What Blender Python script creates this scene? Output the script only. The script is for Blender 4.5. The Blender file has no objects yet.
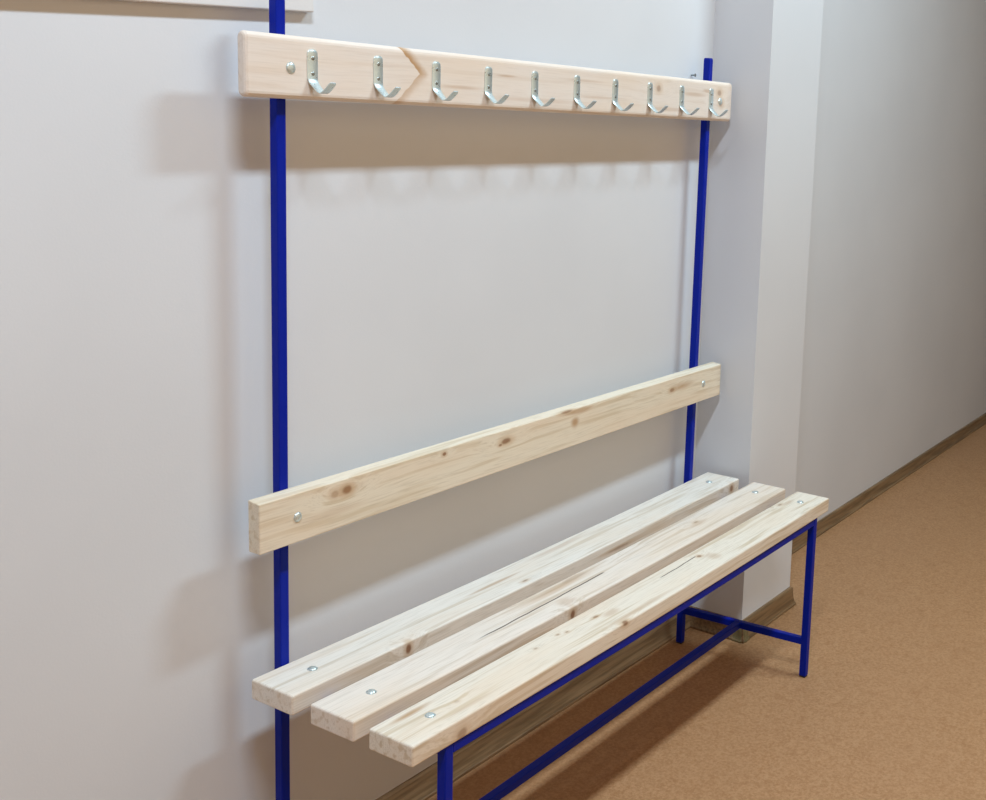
import bpy, bmesh, math, random
from mathutils import Vector, Matrix
S = bpy.context.scene
COL = S.collection
random.seed(4)

# ------------------------------------------------------------------ camera
cam_d = bpy.data.cameras.new('camera')
cam = bpy.data.objects.new('camera', cam_d); COL.objects.link(cam); S.camera = cam
yaw, pitch, roll = 1.02399, -0.15665, 0.04047
F = Vector((math.sin(yaw)*math.cos(pitch), math.cos(yaw)*math.cos(pitch), math.sin(pitch)))
R = Vector((math.cos(yaw), -math.sin(yaw), 0)); U = R.cross(F)
R2 = R*math.cos(roll)+U*math.sin(roll); U2 = U*math.cos(roll)-R*math.sin(roll)
M = Matrix((R2, U2, -F)).transposed().to_4x4(); M.translation = (-1.18519, -1.5167, 1.39381)
cam.matrix_world = M
cam_d.sensor_width = 36; cam_d.lens = 1164.12/986*36
cam_d.shift_x = (493-677.07)/986; cam_d.shift_y = (310.96-400)/986
cam_d.clip_start = .02

# ------------------------------------------------------------------ light
w = bpy.data.worlds.new('world'); S.world = w; w.use_nodes = True
w.node_tree.nodes['Background'].inputs[0].default_value = (.55, .6, .7, 1)
w.node_tree.nodes['Background'].inputs[1].default_value = .02
def area(name, loc, sx, sy, power, col):
    l = bpy.data.lights.new(name, 'AREA'); l.shape = 'RECTANGLE'; l.size = sx; l.size_y = sy
    l.energy = power; l.color = col
    o = bpy.data.objects.new(name, l); COL.objects.link(o); o.location = loc
    return o
# two ceiling lamps along the corridor
area('ceiling_lamp_near', (-.80, -1.29, 3.356), .8, .17, 46, (.71, .86, 1))
area('ceiling_lamp_far', (1.73, -1.29, 3.356), .8, .17, 46, (.65, .87, 1))
S.view_settings.view_transform = 'Standard'; S.view_settings.look = 'None'
S.view_settings.gamma = 1; S.view_settings.use_curve_mapping = False
S.view_settings.exposure = .47

# ------------------------------------------------------------------ helpers
def lin(c):
    f = lambda v: v/12.92 if v <= .04045 else ((v+.055)/1.055)**2.4
    return tuple(f(v/255) for v in c)+(1,)

class NT:
    """small helper to write node trees as expressions"""
    def __init__(s, name):
        s.m = bpy.data.materials.new(name); s.m.use_nodes = True
        s.t = s.m.node_tree; s.b = s.t.nodes['Principled BSDF']
    def n(s, k): return s.t.nodes.new(k)
    def put(s, sock, v):
        if isinstance(v, bpy.types.NodeSocket): s.t.links.new(v, sock)
        else: sock.default_value = v
    def math(s, op, a, b=0., c=0., clamp=False):
        n = s.n('ShaderNodeMath'); n.operation = op; n.use_clamp = clamp
        s.put(n.inputs[0], a); s.put(n.inputs[1], b); s.put(n.inputs[2], c)
        return n.outputs[0]
    def vec(s, op, a, b):
        n = s.n('ShaderNodeVectorMath'); n.operation = op
        s.put(n.inputs[0], a); s.put(n.inputs[1], b)
        return n.outputs['Value'] if op in ('LENGTH', 'DOT_PRODUCT', 'DISTANCE') else n.outputs[0]
    def coord(s): return s.n('ShaderNodeTexCoord').outputs['Object']
    def sep(s, v):
        n = s.n('ShaderNodeSeparateXYZ'); s.put(n.inputs[0], v); return n.outputs
    def comb(s, x, y, z):
        n = s.n('ShaderNodeCombineXYZ')
        for i, v in enumerate((x, y, z)): s.put(n.inputs[i], v)
        return n.outputs[0]
    def noise(s, v, scale, detail=3, rough=.5, dist=0.):
        n = s.n('ShaderNodeTexNoise'); s.put(n.inputs['Vector'], v)
        n.inputs['Scale'].default_value = scale; n.inputs['Detail'].default_value = detail
        n.inputs['Roughness'].default_value = rough; n.inputs['Distortion'].default_value = dist
        return n.outputs['Fac']
    def map(s, v, a, b, c=0., d=1., smooth=True):
        n = s.n('ShaderNodeMapRange')
        if smooth: n.interpolation_type = 'SMOOTHSTEP'
        for i, q in enumerate((v, a, b, c, d)): s.put(n.inputs[i], q)
        return n.outputs[0]
    def mix(s, f, a, b, mode='MIX'):
        n = s.n('ShaderNodeMix'); n.data_type = 'RGBA'; n.blend_type = mode
        s.put(n.inputs[0], f); s.put(n.inputs[6], a); s.put(n.inputs[7], b)
        return n.outputs[2]
    def bump(s, h, strength, dist):
        n = s.n('ShaderNodeBump'); n.inputs['Strength'].default_value = strength
        n.inputs['Distance'].default_value = dist; s.put(n.inputs['Height'], h)
        s.t.links.new(n.outputs[0], s.b.inputs['Normal'])

def link(name, bm, mat, parent=None, smooth=False, origin=None):
    """bm is in world coordinates; origin moves the mesh origin there"""
    if origin is None:
        xs = [v.co for v in bm.verts]
        origin = Vector([(min(c[i] for c in xs)+max(c[i] for c in xs))/2 for i in range(3)])
    origin = Vector(origin)
    bmesh.ops.translate(bm, verts=bm.verts, vec=-origin)
    bmesh.ops.recalc_face_normals(bm, faces=bm.faces)
    me = bpy.data.meshes.new(name); bm.to_mesh(me); bm.free()
    if mat: me.materials.append(mat)
    if smooth:
        for p in me.polygons: p.use_smooth = True
        try: me.set_sharp_from_angle(angle=math.radians(35))
        except Exception: pass
    o = bpy.data.objects.new(name, me); COL.objects.link(o)
    if parent:
        o.parent = parent
        o.location = origin-WORLD[parent.name]
    else: o.location = origin
    WORLD[o.name] = origin
    return o
WORLD = {}

def box(x0, x1, y0, y1, z0, z1, bev=0., seg=3):
    bm = bmesh.new(); bmesh.ops.create_cube(bm, size=1)
    for v in bm.verts:
        v.co = Vector((x0 if v.co.x < 0 else x1, y0 if v.co.y < 0 else y1, z0 if v.co.z < 0 else z1))
    if bev: bmesh.ops.bevel(bm, geom=bm.edges[:]+bm.verts[:], offset=bev, segments=seg, profile=.5, affect='EDGES')
    return bm

def struct(name, bm, mat):
    o = link(name, bm, mat, smooth=False); o['kind'] = 'structure'; return o

def merge(a, b):
    me = bpy.data.meshes.new('tmp'); b.to_mesh(me); b.free(); a.from_mesh(me); bpy.data.meshes.remove(me); return a

# ------------------------------------------------------------------ materials
def wall_mat(name, col):
    t = NT(name); c = t.coord()
    n1 = t.noise(c, 2.2, 3); n2 = t.noise(c, 240, 2)
    base = t.mix(t.map(n1, .3, .7), lin(col), lin(tuple(v-4 for v in col)))
    t.put(t.b.inputs['Base Color'], base)
    t.b.inputs['Roughness'].default_value = .55
    t.b.inputs['Specular IOR Level'].default_value = .3
    t.bump(n2, .12, .001)
    return t.m
M_wall = wall_mat('painted_plaster', (220, 221, 225))
M_opp = wall_mat('warm_bounce_beige', (240, 200, 158))  # unseen opposite wall; beige chosen to bounce warm light into the shadows
M_ceil = wall_mat('ceiling_paint', (216, 208, 198))
M_panel = wall_mat('panel_white', (226, 223, 222))

def floor_mat():
    t = NT('speckled_linoleum'); c = t.coord()
    n1 = t.noise(c, 150, 4, .75); n2 = t.noise(c, 30, 5, .7); n3 = t.noise(c, 1.3, 2)
    a = t.mix(t.map(n1, .35, .65), lin((162, 116, 76)), lin((188, 144, 104)))
    a = t.mix(t.map(n2, .52, .72, 0, .5), a, lin((150, 102, 62)))
    a = t.mix(t.map(n3, .35, .7, 0, .25), a, lin((172, 130, 94)))
    t.put(t.b.inputs['Base Color'], a)
    t.b.inputs['Roughness'].default_value = .5
    t.b.inputs['Specular IOR Level'].default_value = .35
    t.bump(n1, .08, .0006)
    return t.m
M_floor = floor_mat()

def skirting_mat():
    t = NT('brown_skirting'); c = t.coord()
    s = t.sep(c); v = t.comb(t.math('MULTIPLY', s[0], 2.), t.math('MULTIPLY', s[1], 40.), t.math('MULTIPLY', s[2], 40.))
    n = t.noise(v, 3, 3)
    t.put(t.b.inputs['Base Color'], t.mix(t.map(n, .35, .65), lin((112, 88, 62)), lin((142, 115, 84))))
    t.b.inputs['Roughness'].default_value = .4
    return t.m
M_skirt = skirting_mat()

def paint_mat():
    t = NT('blue_powder_coat'); c = t.coord(); n = t.noise(c, 700, 2)
    t.put(t.b.inputs['Base Color'], t.mix(n, (.0003, .011, .28, 1), (.001, .015, .34, 1)))
    t.b.inputs['Roughness'].default_value = .42
    t.b.inputs['Specular IOR Level'].default_value = .15
    t.bump(n, .06, .0004)
    return t.m
M_blue = paint_mat()

def steel(name, col, rough):
    t = NT(name); c = t.coord(); n = t.noise(c, 160, 3)
    t.put(t.b.inputs['Base Color'], t.mix(n, col, tuple(v*.8 for v in col[:3])+(1,)))
    t.put(t.b.inputs['Roughness'], t.map(n, .2, .8, rough*.7, rough*1.3))
    t.b.inputs['Metallic'].default_value = .9
    return t.m
M_zinc = steel('zinc_plated_steel', (.74, .85, .86, 1), .33); M_zinc.node_tree.nodes['Principled BSDF'].inputs['Metallic'].default_value = .7
M_screw = steel('screw_steel', (.36, .38, .37, 1), .35)

def wood(name, org, knots=(), cracks=(), chevrons=(), streaks=(), tone=(228, 214, 196), dark=(208, 186, 158), seed=0., grain=1., dip=0.):
    """pine; knots (x,y,z,rx,rc,strength) and cracks (x0,y0,z0,x1,y1,z1) in world coordinates on a board with origin org"""
    hang = lambda x: dip*math.sin(math.pi*x/1.5)
    knots = [(x, y, z-hang(x), *r) for x, y, z, *r in knots]; streaks = [(x, y, z-hang(x), *r) for x, y, z, *r in streaks]
    t = NT(name); c = t.coord(); s = t.sep(c)
    k_core = k_ring = field = None
    add = lambda a, b: b if a is None else t.math('ADD', a, b)
    mx = lambda a, b: b if a is None else t.math('MAXIMUM', a, b)
    wob = t.noise(c, 60, 2)
    for (x, y, z, rx, rc, st) in knots:
        p = t.vec('MULTIPLY', t.vec('SUBTRACT', c, (x-org[0], y-org[1], z-org[2])), (1/rx, 1/rc, 1/rc))
        d = t.math('ADD', t.vec('LENGTH', p, (0, 0, 0)), t.math('MULTIPLY', t.math('SUBTRACT', wob, .5), .5))
        k_core = mx(k_core, t.math('MULTIPLY', t.map(d, .45, 1.1, 1, 0), st))
        k_ring = mx(k_ring, t.math('MULTIPLY', t.map(d, .9, 2.3, 1, 0), min(1, st+.2)))
        p2 = t.vec('MULTIPLY', p, (.55, 1, 1))
        field = add(field, t.math('MULTIPLY', t.map(t.vec('LENGTH', p2, (0, 0, 0)), 0., 4.2, 1, 0), rc*1.6))
    yy, zz = s[1], s[2]
    if field is not None: yy = t.math('ADD', yy, field); zz = t.math('ADD', zz, field)
    slow = t.noise(t.comb(t.math('MULTIPLY', s[0], 1.2), t.math('MULTIPLY', s[1], 3.), t.math('MULTIPLY', s[2], 3.)), 1.7, 2)
    yy = t.math('ADD', yy, t.math('MULTIPLY', slow, .03)); zz = t.math('ADD', zz, t.math('MULTIPLY', slow, .03))
    gv = t.comb(t.math('MULTIPLY', s[0], .03), t.math('ADD', yy, seed), zz)
    g1 = t.noise(gv, 85, 2, .5)                      # growth rings
    gv2 = t.comb(t.math('MULTIPLY', s[0], .03), yy, t.math('ADD', zz, seed))
    g2 = t.noise(gv2, 420, 2, .6)                    # fine fibre
    g3 = t.noise(t.comb(t.math('MULTIPLY', s[0], .5), t.math('MULTIPLY', yy, 3.), t.math('ADD', t.math('MULTIPLY', zz, 3.), seed)), 5, 2)
    col = t.mix(t.map(g1, .50, .68, 0, .62*grain), lin(tone), lin(dark))
    col = t.mix(t.map(g2, .45, .75, 0, .30*grain), col, lin(tuple(v*.86 for v in dark)))
    col = t.mix(t.map(g3, .4, .7, 0, .35), col, lin((232, 206, 178)))
    if k_ring is not None:
        col = t.mix(t.math('MULTIPLY', k_ring, .5), col, lin((196, 160, 118)))
        col = t.mix(k_core, col, lin((128, 82, 50)))
    for (x, z0, z, sx, wd, up, lo) in chevrons:      # V-shaped figure, tip at x
        ax = t.math('SUBTRACT', x-org[0], s[0]); dz = t.math('SUBTRACT', s[2], z-org[2])
        u = t.math('ADD', t.math('SUBTRACT', ax, t.math('MULTIPLY', t.math('ABSOLUTE', dz), sx)), t.math('MULTIPLY', t.math('SUBTRACT', wob, .5), .012))
        m = t.math('MULTIPLY', t.map(u, -wd, 0, 0, 1), t.map(u, .0, .003, 1, 0))
        m = t.math('MULTIPLY', m, t.map(dz, -.012, .012, lo, up))
        col = t.mix(m, col, lin((186, 146, 104)))
    for (x, y, z, rx, rc, st) in streaks:
        p = t.vec('MULTIPLY', t.vec('SUBTRACT', c, (x-org[0], y-org[1], z-org[2])), (1/rx, 1/rc, 1/rc))
        m = t.map(t.math('ADD', t.vec('LENGTH', p, (0, 0, 0)), t.math('MULTIPLY', t.math('SUBTRACT', g1, .5), 1.2)), .2, 1.1, st, 0)
        col = t.mix(m, col, lin((178, 136, 92)))
    for (x0, y0, x1, y1, wd) in cracks:              # splits on the top face
        L = math.hypot(x1-x0, y1-y0)
        ux, uy = (x1-x0)/L, (y1-y0)/L
        px = t.math('SUBTRACT', s[0], x0-org[0]); py = t.math('SUBTRACT', s[1], y0-org[1])
        al = t.math('ADD', t.math('MULTIPLY', px, ux), t.math('MULTIPLY', py, uy))
        ac = t.math('ADD', t.math('MULTIPLY', px, -uy), t.math('MULTIPLY', py, ux))
        ac = t.math('ADD', ac, t.math('MULTIPLY', t.math('SUBTRACT', t.noise(c, 14, 2), .5), .006))
        m = t.math('MULTIPLY', t.map(t.math('ABSOLUTE', ac), wd*.5, wd, 1, 0),
                   t.math('MULTIPLY', t.map(al, 0, .12*L, 0, 1), t.map(al, .97*L, L, 1, 0)))
        m = t.math('MULTIPLY', m, t.map(s[2], .005, .007, 0, .9))
        col = t.mix(m, col, lin((70, 54, 42)))
    t.put(t.b.inputs['Base Color'], col)
    t.b.inputs['Roughness'].default_value = .55
    t.b.inputs['Specular IOR Level'].default_value = .3
    t.bump(t.math('ADD', g2, g1), .12, .0006)
    return t.m

# ------------------------------------------------------------------ the room
YP = -.118
def YF(x): return .072+.011*(x-1.82)
#           # back wall, pilaster front, recessed wall further on
XP0, XP1 = 1.522, 1.82
def YW(x): return .062-.0062*x             # the plastered wall is not quite true
XE0, XE1, YO, H = -3.6, 8.5, -2.6, 3.4
struct('floor', box(XE0-.1, XE1+.1, YO-.1, .2, -.1, 0), M_floor)
struct('ceiling', box(XE0-.1, XE1+.1, YO-.1, .2, H, H+.1), M_ceil)
bm = box(XE0, XP0, 0, .2, 0, H)
for v in bm.verts:
    if v.co.y < .1: v.co.y = YW(v.co.x)
struct('wall_back', bm, M_wall)
struct('wall_pilaster', box(XP0, XP1, YP, .2, 0, H), M_wall)
bm = box(XP1, XE1, 0, .3, 0, H)
for v in bm.verts:
    if v.co.y < .1: v.co.y = YF(v.co.x)
struct('wall_corridor', bm, M_wall)
struct('wall_front', box(XE0, XE1, YO-.1, YO, 0, H), M_opp)
struct('wall_left', box(XE0-.1, XE0, YO-.1, .2, 0, H), M_wall)
struct('wall_right', box(XE1, XE1+.1, YO-.1, .2, 0, H), M_wall)

def skirting_profile():                    # (distance from wall, z)
    p = [(0, 0), (.021, 0), (.021, .006)]
    for i in range(1, 6):
        a = i/6*math.pi/2; p.append((.021-.010*math.sin(a), .006+.030*(1-math.cos(a))+.004*math.sin(a)))
    p += [(.0105, .045), (.0095, .052), (.006, .057), (0, .058)]
    return p
def skirt_run(pts, normals, sd=.8, sz=1.):
    """pts: plan points along wall foot; normals: outward direction at each point (mitred)"""
    bm = bmesh.new(); prof = skirting_profile(); rings = []
    for (x, y), (nx, ny) in zip(pts, normals):
        rings.append([bm.verts.new((x+nx*d*sd, y+ny*d*sd, z*sz)) for d, z in prof])
    for a, b in zip(rings, rings[1:]):
        for i in range(len(prof)):
            j = (i+1) % len(prof); bm.faces.new((a[i], a[j], b[j], b[i]))
    bm.faces.new(rings[0]); bm.faces.new(rings[-1])
    return bm
struct('baseboard_back', skirt_run([(XE0, YW(XE0)), (XP0, YW(XP0))], [(0, -1), (-1, -1)]), M_skirt)
struct('baseboard_pilaster', skirt_run([(XP0, YW(XP0)), (XP0, YP), (XP1, YP), (XP1, YF(XP1))], [(-1, -1), (-1, -1), (1, -1), (1, -1)]), M_skirt)
struct('baseboard_corridor', skirt_run([(XP1, YF(XP1)), (XE1, YF(XE1))], [(1, -1), (0, -1)], .8, .8), M_skirt)
# moulded plastic corner cap where the skirting turns round the pilaster
def corner_cap():
    bm = bmesh.new(); prof = [(d*.8+.002, z*.7) for d, z in skirting_profile()]
    prof[0] = (0, 0); prof[-1] = (0, .0410)
    rings = []
    pl = [((XP0, YP+.018), (-1, 0)), ((XP0, YP+.0), (-1, 0))]
    for i in range(1, 6):
        a = math.pi+i/6*math.pi/2; pl.append(((XP0, YP), (math.cos(a)*1.1, math.sin(a)*1.1)))
    pl += [((XP0, YP), (0, -1)), ((XP0+.018, YP), (0, -1))]
    for (x, y), (nx, ny) in pl: rings.append([bm.verts.new((x+nx*d, y+ny*d, z)) for d, z in prof])
    for a, b in zip(rings, rings[1:]):
        for i in range(len(prof)-1): bm.faces.new((a[i], a[i+1], b[i+1], b[i]))
    bm.faces.new(rings[0]); bm.faces.new(rings[-1])
    return bm
t = NT('corner_cap_plastic'); t.put(t.b.inputs['Base Color'], t.mix(t.noise(t.coord(), 90, 2), lin((104, 94, 66)), lin((128, 116, 84)))); t.b.inputs['Roughness'].default_value = .25
cap = link('trim_1', corner_cap(), t.m, smooth=True); cap['kind'] = 'structure'

# white board hanging high on the wall, only its bottom edge in frame
pb = link('wall_board', box(-1.45, .186, .046, YW(0)-.0005, 1.552, 2.25, .0025), M_panel)
mz = Matrix.Translation((.186, 0, 1.5575)) @ Matrix.Rotation(math.radians(-3.0), 4, 'Y') @ Matrix.Translation((-.186, 0, -1.552))
pb.matrix_world = mz @ Matrix.Translation(pb.location)
pb['label'] = 'white board mounted flat on wall above the bench, only its bottom edge in view'; pb['category'] = 'wall board'

# small screw left in the wall above the hook rail
def disc_head(r, h, seg=20, rings=4):
    """domed head with its axis along +z, base at z=0"""
    bm = bmesh.new(); prev = [bm.verts.new((r*math.cos(2*math.pi*i/seg), r*math.sin(2*math.pi*i/seg), 0)) for i in range(seg)]
    bm.faces.new(prev)
    for k in range(1, rings):
        a = k/rings*math.pi/2
        cur = [bm.verts.new((r*math.cos(a)*math.cos(2*math.pi*i/seg), r*math.cos(a)*math.sin(2*math.pi*i/seg), h*math.sin(a))) for i in range(seg)]
        for i in range(seg): bm.faces.new((prev[i], prev[(i+1) % seg], cur[(i+1) % seg], cur[i]))
        prev = cur
    top = bm.verts.new((0, 0, h))
    for i in range(seg): bm.faces.new((prev[i], prev[(i+1) % seg], top))
    return bm
def turned(bm, rot, loc):
    bmesh.ops.transform(bm, matrix=Matrix.Translation(loc) @ rot, verts=bm.verts); return bm
TO_FRONT = Matrix.Rotation(math.pi/2, 4, 'X')      # +z -> -y
def cyl(r, h, seg=16):
    bm = bmesh.new(); bmesh.ops.create_cone(bm, cap_ends=True, segments=seg, radius1=r, radius2=r, depth=h)
    bmesh.ops.translate(bm, verts=bm.verts, vec=(0, 0, h/2)); return bm
sc = merge(turned(cyl(.002, .012), TO_FRONT, (1.416, YW(1.416)-.0002, 1.526)), turned(disc_head(.0045, .002), TO_FRONT, (1.416, YW(1.416)-.012, 1.526)))
so = link('wall_screw', sc, M_screw)
so['label'] = 'tiny metal screw sticking out of wall just above far end of hook rail'; so['category'] = 'screw'

# ------------------------------------------------------------------ the bench
bench = bpy.data.objects.new('coat_hook_bench', None); COL.objects.link(bench)
bench.location = (.75, -.17, -.004); WORLD[bench.name] = Vector((.75, -.17, 0)); bench.empty_display_size = .2
bench['label'] = 'pale pine slatted bench on blue square steel frame with backrest and hook rail'
bench['category'] = 'bench'
DIP = .0055
L, W = 1.5, .0180
XL, XR = .0690, 1.4145
XLf, XRf = .0745, 1.4205                     # front legs
ZS, TS = .469, .035
ZF = ZS-TS                                   # top of the steel frame
YFr = -.3620                                 # front face of front legs
def tube(x0, x1, y0, y1, z0, z1): return box(x0, x1, y0, y1, z0, z1, .0018, 2)
e = .0003
def cap_mesh(x, y, z0, z1): return box(x+.001, x+W-.001, y+.001, y+W-.001, z0, z1, .0008, 1)
t = NT('black_plastic'); t.put(t.b.inputs['Base Color'], t.mix(t.noise(t.coord(), 200), (.012, .012, .016, 1), (.02, .02, .025, 1))); t.b.inputs['Roughness'].default_value = .5
M_cap = t.m
for x, xf in ((XL, XLf), (XR, XRf)):
    K = .0075 if x == XL else .011
    def lean(bm):
        for v in bm.verts: v.co.x -= K*(1.45-v.co.z)
        return bm
    p = link('post', lean(tube(x, x+W, 0, W, .008, 1.5714)), M_blue, bench)
    link('foot_cap', lean(cap_mesh(x, 0, .004, .0085)), M_cap, p)
    link('end_cap', lean(cap_mesh(x, 0, 1.5708, 1.5735)), M_blue, p)
    p = link('leg', tube(xf, xf+W, YFr, YFr+W, .008, ZF), M_blue, bench)
    link('foot_cap', cap_mesh(xf, YFr, .004, .0085), M_cap, p)
    def skew(bm):
        for v in bm.verts:
            f = max(0, min(1, v.co.y/YFr)); v.co.x += (xf-x)*f-K*(1.45-v.co.z)*(1-f)
        return bm
    link('seat_bearer', skew(tube(x+.0002, x+W-.0002, YFr+W-e, e, ZF-W, ZF-.0002)), M_blue, bench)
    link('lower_brace', skew(tube(x+.0008, x+W-.0008, YFr+W-e, e, .092, .092+W)), M_blue, bench)
fr = tube(XLf+W-e, XRf+e, YFr+.0002, YFr+W, ZF-W, ZF-.0002)
for i in range(1, 16):
    cx = XLf+(XRf-XLf)*i/16
    bmesh.ops.bisect_plane(fr, geom=fr.verts[:]+fr.edges[:]+fr.faces[:], plane_co=(cx, 0, 0), plane_no=(1, 0, 0))
for v in fr.verts: v.co.z -= DIP*math.sin(math.pi*max(0, min(1, v.co.x/L)))
link('front_rail', fr, M_blue, bench)
link('stretcher', tube(XL+W-.005, XR-.002, -.163-W/2, -.163+W/2, .0925, .0925+W-.001), M_blue, bench)

def plank(name, x0, x1, y0, y1, z0, z1, bev, mat, drop=0., dip=0.):
    """board with eased edges, cut along its length so that it may be very slightly uneven"""
    bm = bmesh.new(); n = 24
    def ring(x, ins):
        a = y0+ins; b = y1-ins; c = z0+ins; d = z1-ins; r = max(min(bev-ins*.6, (b-a)*.48, (d-c)*.48), .0004); vs = []
        for (cy, cz, a0) in ((b-r, d-r, 0), (a+r, d-r, 90), (a+r, c+r, 180), (b-r, c+r, 270)):
            for k in range(5):
                q = math.radians(a0+k*22.5); vs.append((x, cy+r*math.cos(q), cz+r*math.sin(q)))
        return [bm.verts.new(v) for v in vs]
    be = min(bev, .006)
    xs = [(x0, be*.8), (x0+be*.25, be*.3), (x0+be*.8, 0)]
    xs += [(x0+(x1-x0)*i/n, 0) for i in range(1, n)]
    xs += [(x1-be*.8, 0), (x1-be*.25, be*.3), (x1, be*.8)]
    rs = [ring(x, i) for x, i in xs]
    for a, b in zip(rs, rs[1:]):
        for i in range(20): bm.faces.new((a[i], a[(i+1) % 20], b[(i+1) % 20], b[i]))
    bm.faces.new(rs[0]); bm.faces.new(rs[-1])
    for v in bm.verts: v.co.z -= dip*math.sin(math.pi*(v.co.x-x0)/(x1-x0))      # the seat hangs a little in its middle
    for v in bm.verts:                         # sawn slightly out of square: the top falls to the front
        if drop and v.co.z > (z0+z1)/2: v.co.z -= drop*(y1-v.co.y)/(y1-y0)
    return link(name, bm, mat, bench, origin=((x0+x1)/2, (y0+y1)/2, (z0+z1)/2))

def bolt(plk, x, y, z, rot, r=.0088):
    b = merge(disc_head(r*1.15, .0009, 24, 2), turned(disc_head(r*.92, .0034, 24, 5), Matrix.Identity(4), (0, 0, .0005)))
    link('bolt', turned(b, rot, (x, y, z)), M_zinc, plk, smooth=True)
I4 = Matrix.Identity(4)

# seat planks, rear to front
o = (.75, -.050, ZS-TS/2)
mA = wood('pine_rear_plank', o, knots=[(.61, -.084, ZS, .011, .004, .55), (.261, -.1, .454, .008, .011, .85), (1.458, -.1, .452, .010, .011, .75), (.93, -.1, .449, .05, .004, .4)],
          streaks=[(.56, -.045, ZS, .09, .006, .6), (.80, -.02, ZS, .14, .010, .35)], tone=(238, 230, 220), dark=(212, 197, 178), seed=.13, grain=1.25, dip=DIP)
pA = plank('seat_plank', 0, L, -.1, 0-.0004, ZF, ZS, .0035, mA, 0, DIP)
o = (.75, -.191, ZS-TS/2)
mB = wood('pine_middle_plank', o, knots=[(1.135, -.181, ZS, .010, .004, .45), (.565, -.24, .452, .009, .011, .85), (.68, -.155, ZS, .05, .010, .2)],
          cracks=[(.330, -.194, .750, -.187, .0022)], streaks=[(.60, -.16, ZS, .12, .012, .45), (.575, -.215, ZS, .03, .02, .35), (1.13, -.19, ZS, .05, .012, .35)], tone=(236, 224, 212), dark=(208, 188, 166), seed=.41, grain=1.25, dip=DIP)
pB = plank('seat_plank', 0, L, -.240, -.1417, ZF, ZS, .0035, mB, 0, DIP)
o = (.75, -.3185, ZS-TS/2)
mC = wood('pine_front_plank', o, knots=[(.551, -.305, ZS, .010, .004, .6), (.566, -.362, .466, .011, .006, .75), (.949, -.300, ZS, .008, .006, .7), (.444, -.296, ZS, .005, .003, .5),
          (.464, -.302, ZS, .005, .003, .5), (.374, -.300, ZS, .005, .003, .4), (.108, -.365, .443, .014, .010, .5), (1.373, -.286, ZS, .010, .005, .5), (.144, -.321, ZS, .006, .004, .2)],
          cracks=[(.786, -.299, .945, -.295, .0017)], streaks=[(.07, -.290, ZS, .06, .008, .75), (.15, -.345, ZS, .08, .006, .3), (1.40, -.295, ZS, .04, .010, .4), (.62, -.35, ZS, .16, .008, .45), (.585, -.318, ZS, .03, .014, .4), (.97, -.325, ZS, .025, .022, .35)],
          tone=(234, 222, 206), dark=(204, 182, 152), seed=.77, grain=1.25, dip=DIP)
pC = plank('seat_plank', 0, L, -.3645, -.272, ZF, ZS, .0035, mC, 0, DIP)
for p, y in ((pA, -.050), (pB, -.189), (pC, -.3185)):
    bolt(p, .0855, y, ZS-.0012, I4); bolt(p, 1.424, y, ZS-.0011, I4)

# backrest
yb = -.0276
o = (.75, yb/2, .733)
mR = wood('pine_backrest_board', o, knots=[(.184, yb, .753, .013, .0085, .8), (.157, yb, .752, .010, .007, .35), (.428, yb, .763, .006, .004, .8), (.61, yb, .750, .017, .007, .75), (.592, yb, .745, .006, .003, .7),
          (.815, yb, .773, .022, .005, .6), (1.252, yb, .745, .012, .006, .65), (.631, yb, .776, .007, .0025, .5)],
          streaks=[(.846, yb, .742, .020, .016, .8), (.87, yb, .765, .06, .008, .6), (1.30, yb, .747, .07, .012, .55), (.18, yb, .752, .05, .014, .3), (.15, yb, .72, .1, .012, .25)],
          tone=(234, 222, 202), dark=(208, 188, 158), seed=.55, grain=1.1)
pR = plank('backrest_board', 0, L, yb, -.0004, .6894, .7768, .0020, mR, .0030)
bolt(pR, .077, yb+.0003, .733, TO_FRONT); bolt(pR, 1.409, yb+.0003, .735, TO_FRONT)

# hook rail
yh = -.0215
o = (.75, yh/2, 1.4672)
mH = wood('pine_hook_rail', o, knots=[(1.15, yh, 1.486, .011, .009, .45), (1.437, yh, 1.488, .012, .009, .45), (1.447, yh, 1.463, .012, .009, .5)],
          chevrons=[(.366, 0, 1.473, 1.15, .030, 1.0, .55)],
          streaks=[(.60, yh, 1.483, .05, .004, .55), (.86, yh, 1.488, .1, .004, .3), (.70, yh, 1.44, .2, .006, .25), (1.2, yh, 1.44, .12, .006, .3), (.47, yh, 1.455, .09, .005, .35), (1.31, yh, 1.48, .08, .007, .4), (1.38, yh, 1.49, .04, .006, .45), (.92, yh, 1.455, .12, .004, .3)],
          tone=(232, 219, 208), dark=(214, 195, 178), seed=.29, grain=.6)
pH = plank('hook_rail', -.006, L+.003, yh, -.0004, 1.4168, 1.5156, .0095, mH)
bolt(pH, .0785, yh+.0003, 1.465, TO_FRONT, .0095); bolt(pH, 1.441, yh+.0003, 1.466, TO_FRONT, .0095)

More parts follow.
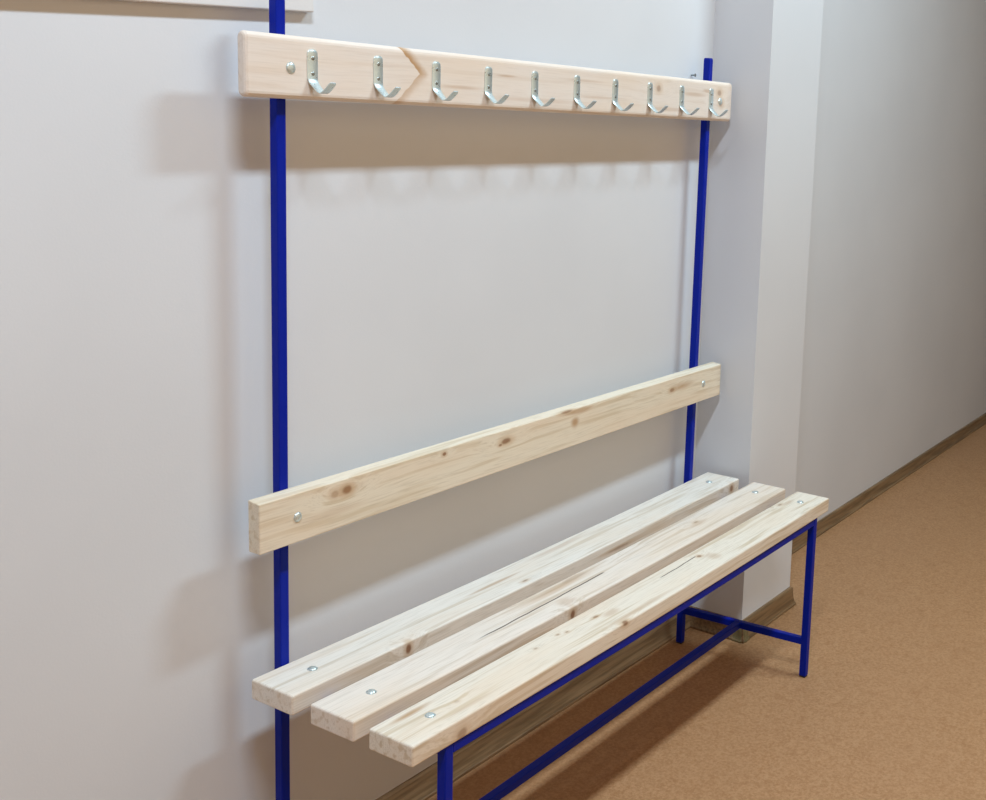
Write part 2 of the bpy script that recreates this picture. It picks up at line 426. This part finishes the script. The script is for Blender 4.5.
# ten flat bent-strip hooks screwed to the rail
def hook_bm(x, y, zt):
    path = [(0, 0), (0, -.040)]                       # (out, z) plate
    path += [(.0012, -.0440), (.0040, -.0485), (.0100, -.0540), (.0165, -.0595), (.0205, -.0625), (.0245, -.0640), (.0295, -.0630), (.0350, -.0595), (.0410, -.0545), (.0460, -.0500), (.0485, -.0475)]
    wid = [.0105, .0105, .0100, .0095, .0088, .0082, .0078, .0076, .0075, .0075, .0075, .0072, .0055]
    top = [(0, .0050, .0045), (0, .0035, .0078), (0, 0, .0102)]
    pts = [(o_, z_, w_) for (o_, z_, w_) in top]+[(p[0], p[1]-.006 if i == 0 else p[1], w_) for i, (p, w_) in enumerate(zip(path, wid))]
    th = .0020; bm = bmesh.new(); rings = []
    for i, (a, z, hw) in enumerate(pts):
        p0 = pts[max(i-1, 0)]; p1 = pts[min(i+1, len(pts)-1)]
        tx, tz = p1[0]-p0[0], p1[1]-p0[1]; l = math.hypot(tx, tz) or 1; nx, nz = -tz/l, tx/l
        r = []
        for (sx, sn) in ((-1, 0), (-1, .6), (-.8, 1), (.8, 1), (1, .6), (1, 0)):
            r.append(bm.verts.new((x+sx*hw, y-(a+nx*sn*th), zt+z+nz*sn*th)))
        rings.append(r)
    for a, b in zip(rings, rings[1:]):
        for i in range(6): bm.faces.new((a[i], a[(i+1) % 6], b[(i+1) % 6], b[i]))
    bm.faces.new(rings[0]); bm.faces.new(rings[-1])
    return bm
def screw_bm(x, y, z):
    b = disc_head(.0034, .0012, 14, 3)
    merge(b, turned(box(-.0026, .0026, -.0004, .0004, .0006, .0014), Matrix.Rotation(.6, 4, 'Z'), (0, 0, 0)))
    return turned(b, TO_FRONT, (x, y, z))
ZT = 1.4915
h0 = link('coat_hook', hook_bm(.121, yh, ZT), M_zinc, bench, smooth=True)
s1 = link('screw', screw_bm(.121, yh-.0019, ZT-.009), M_screw, h0, smooth=True)
s2 = link('screw', screw_bm(.121, yh-.0019, ZT-.033), M_screw, h0, smooth=True)
for i in range(1, 10):
    h = h0.copy(); COL.objects.link(h); h.location.x += i*.1414
    if i in (3, 6): h.rotation_euler.y = .03
    for s_ in (s1, s2):
        c = s_.copy(); COL.objects.link(c); c.parent = h
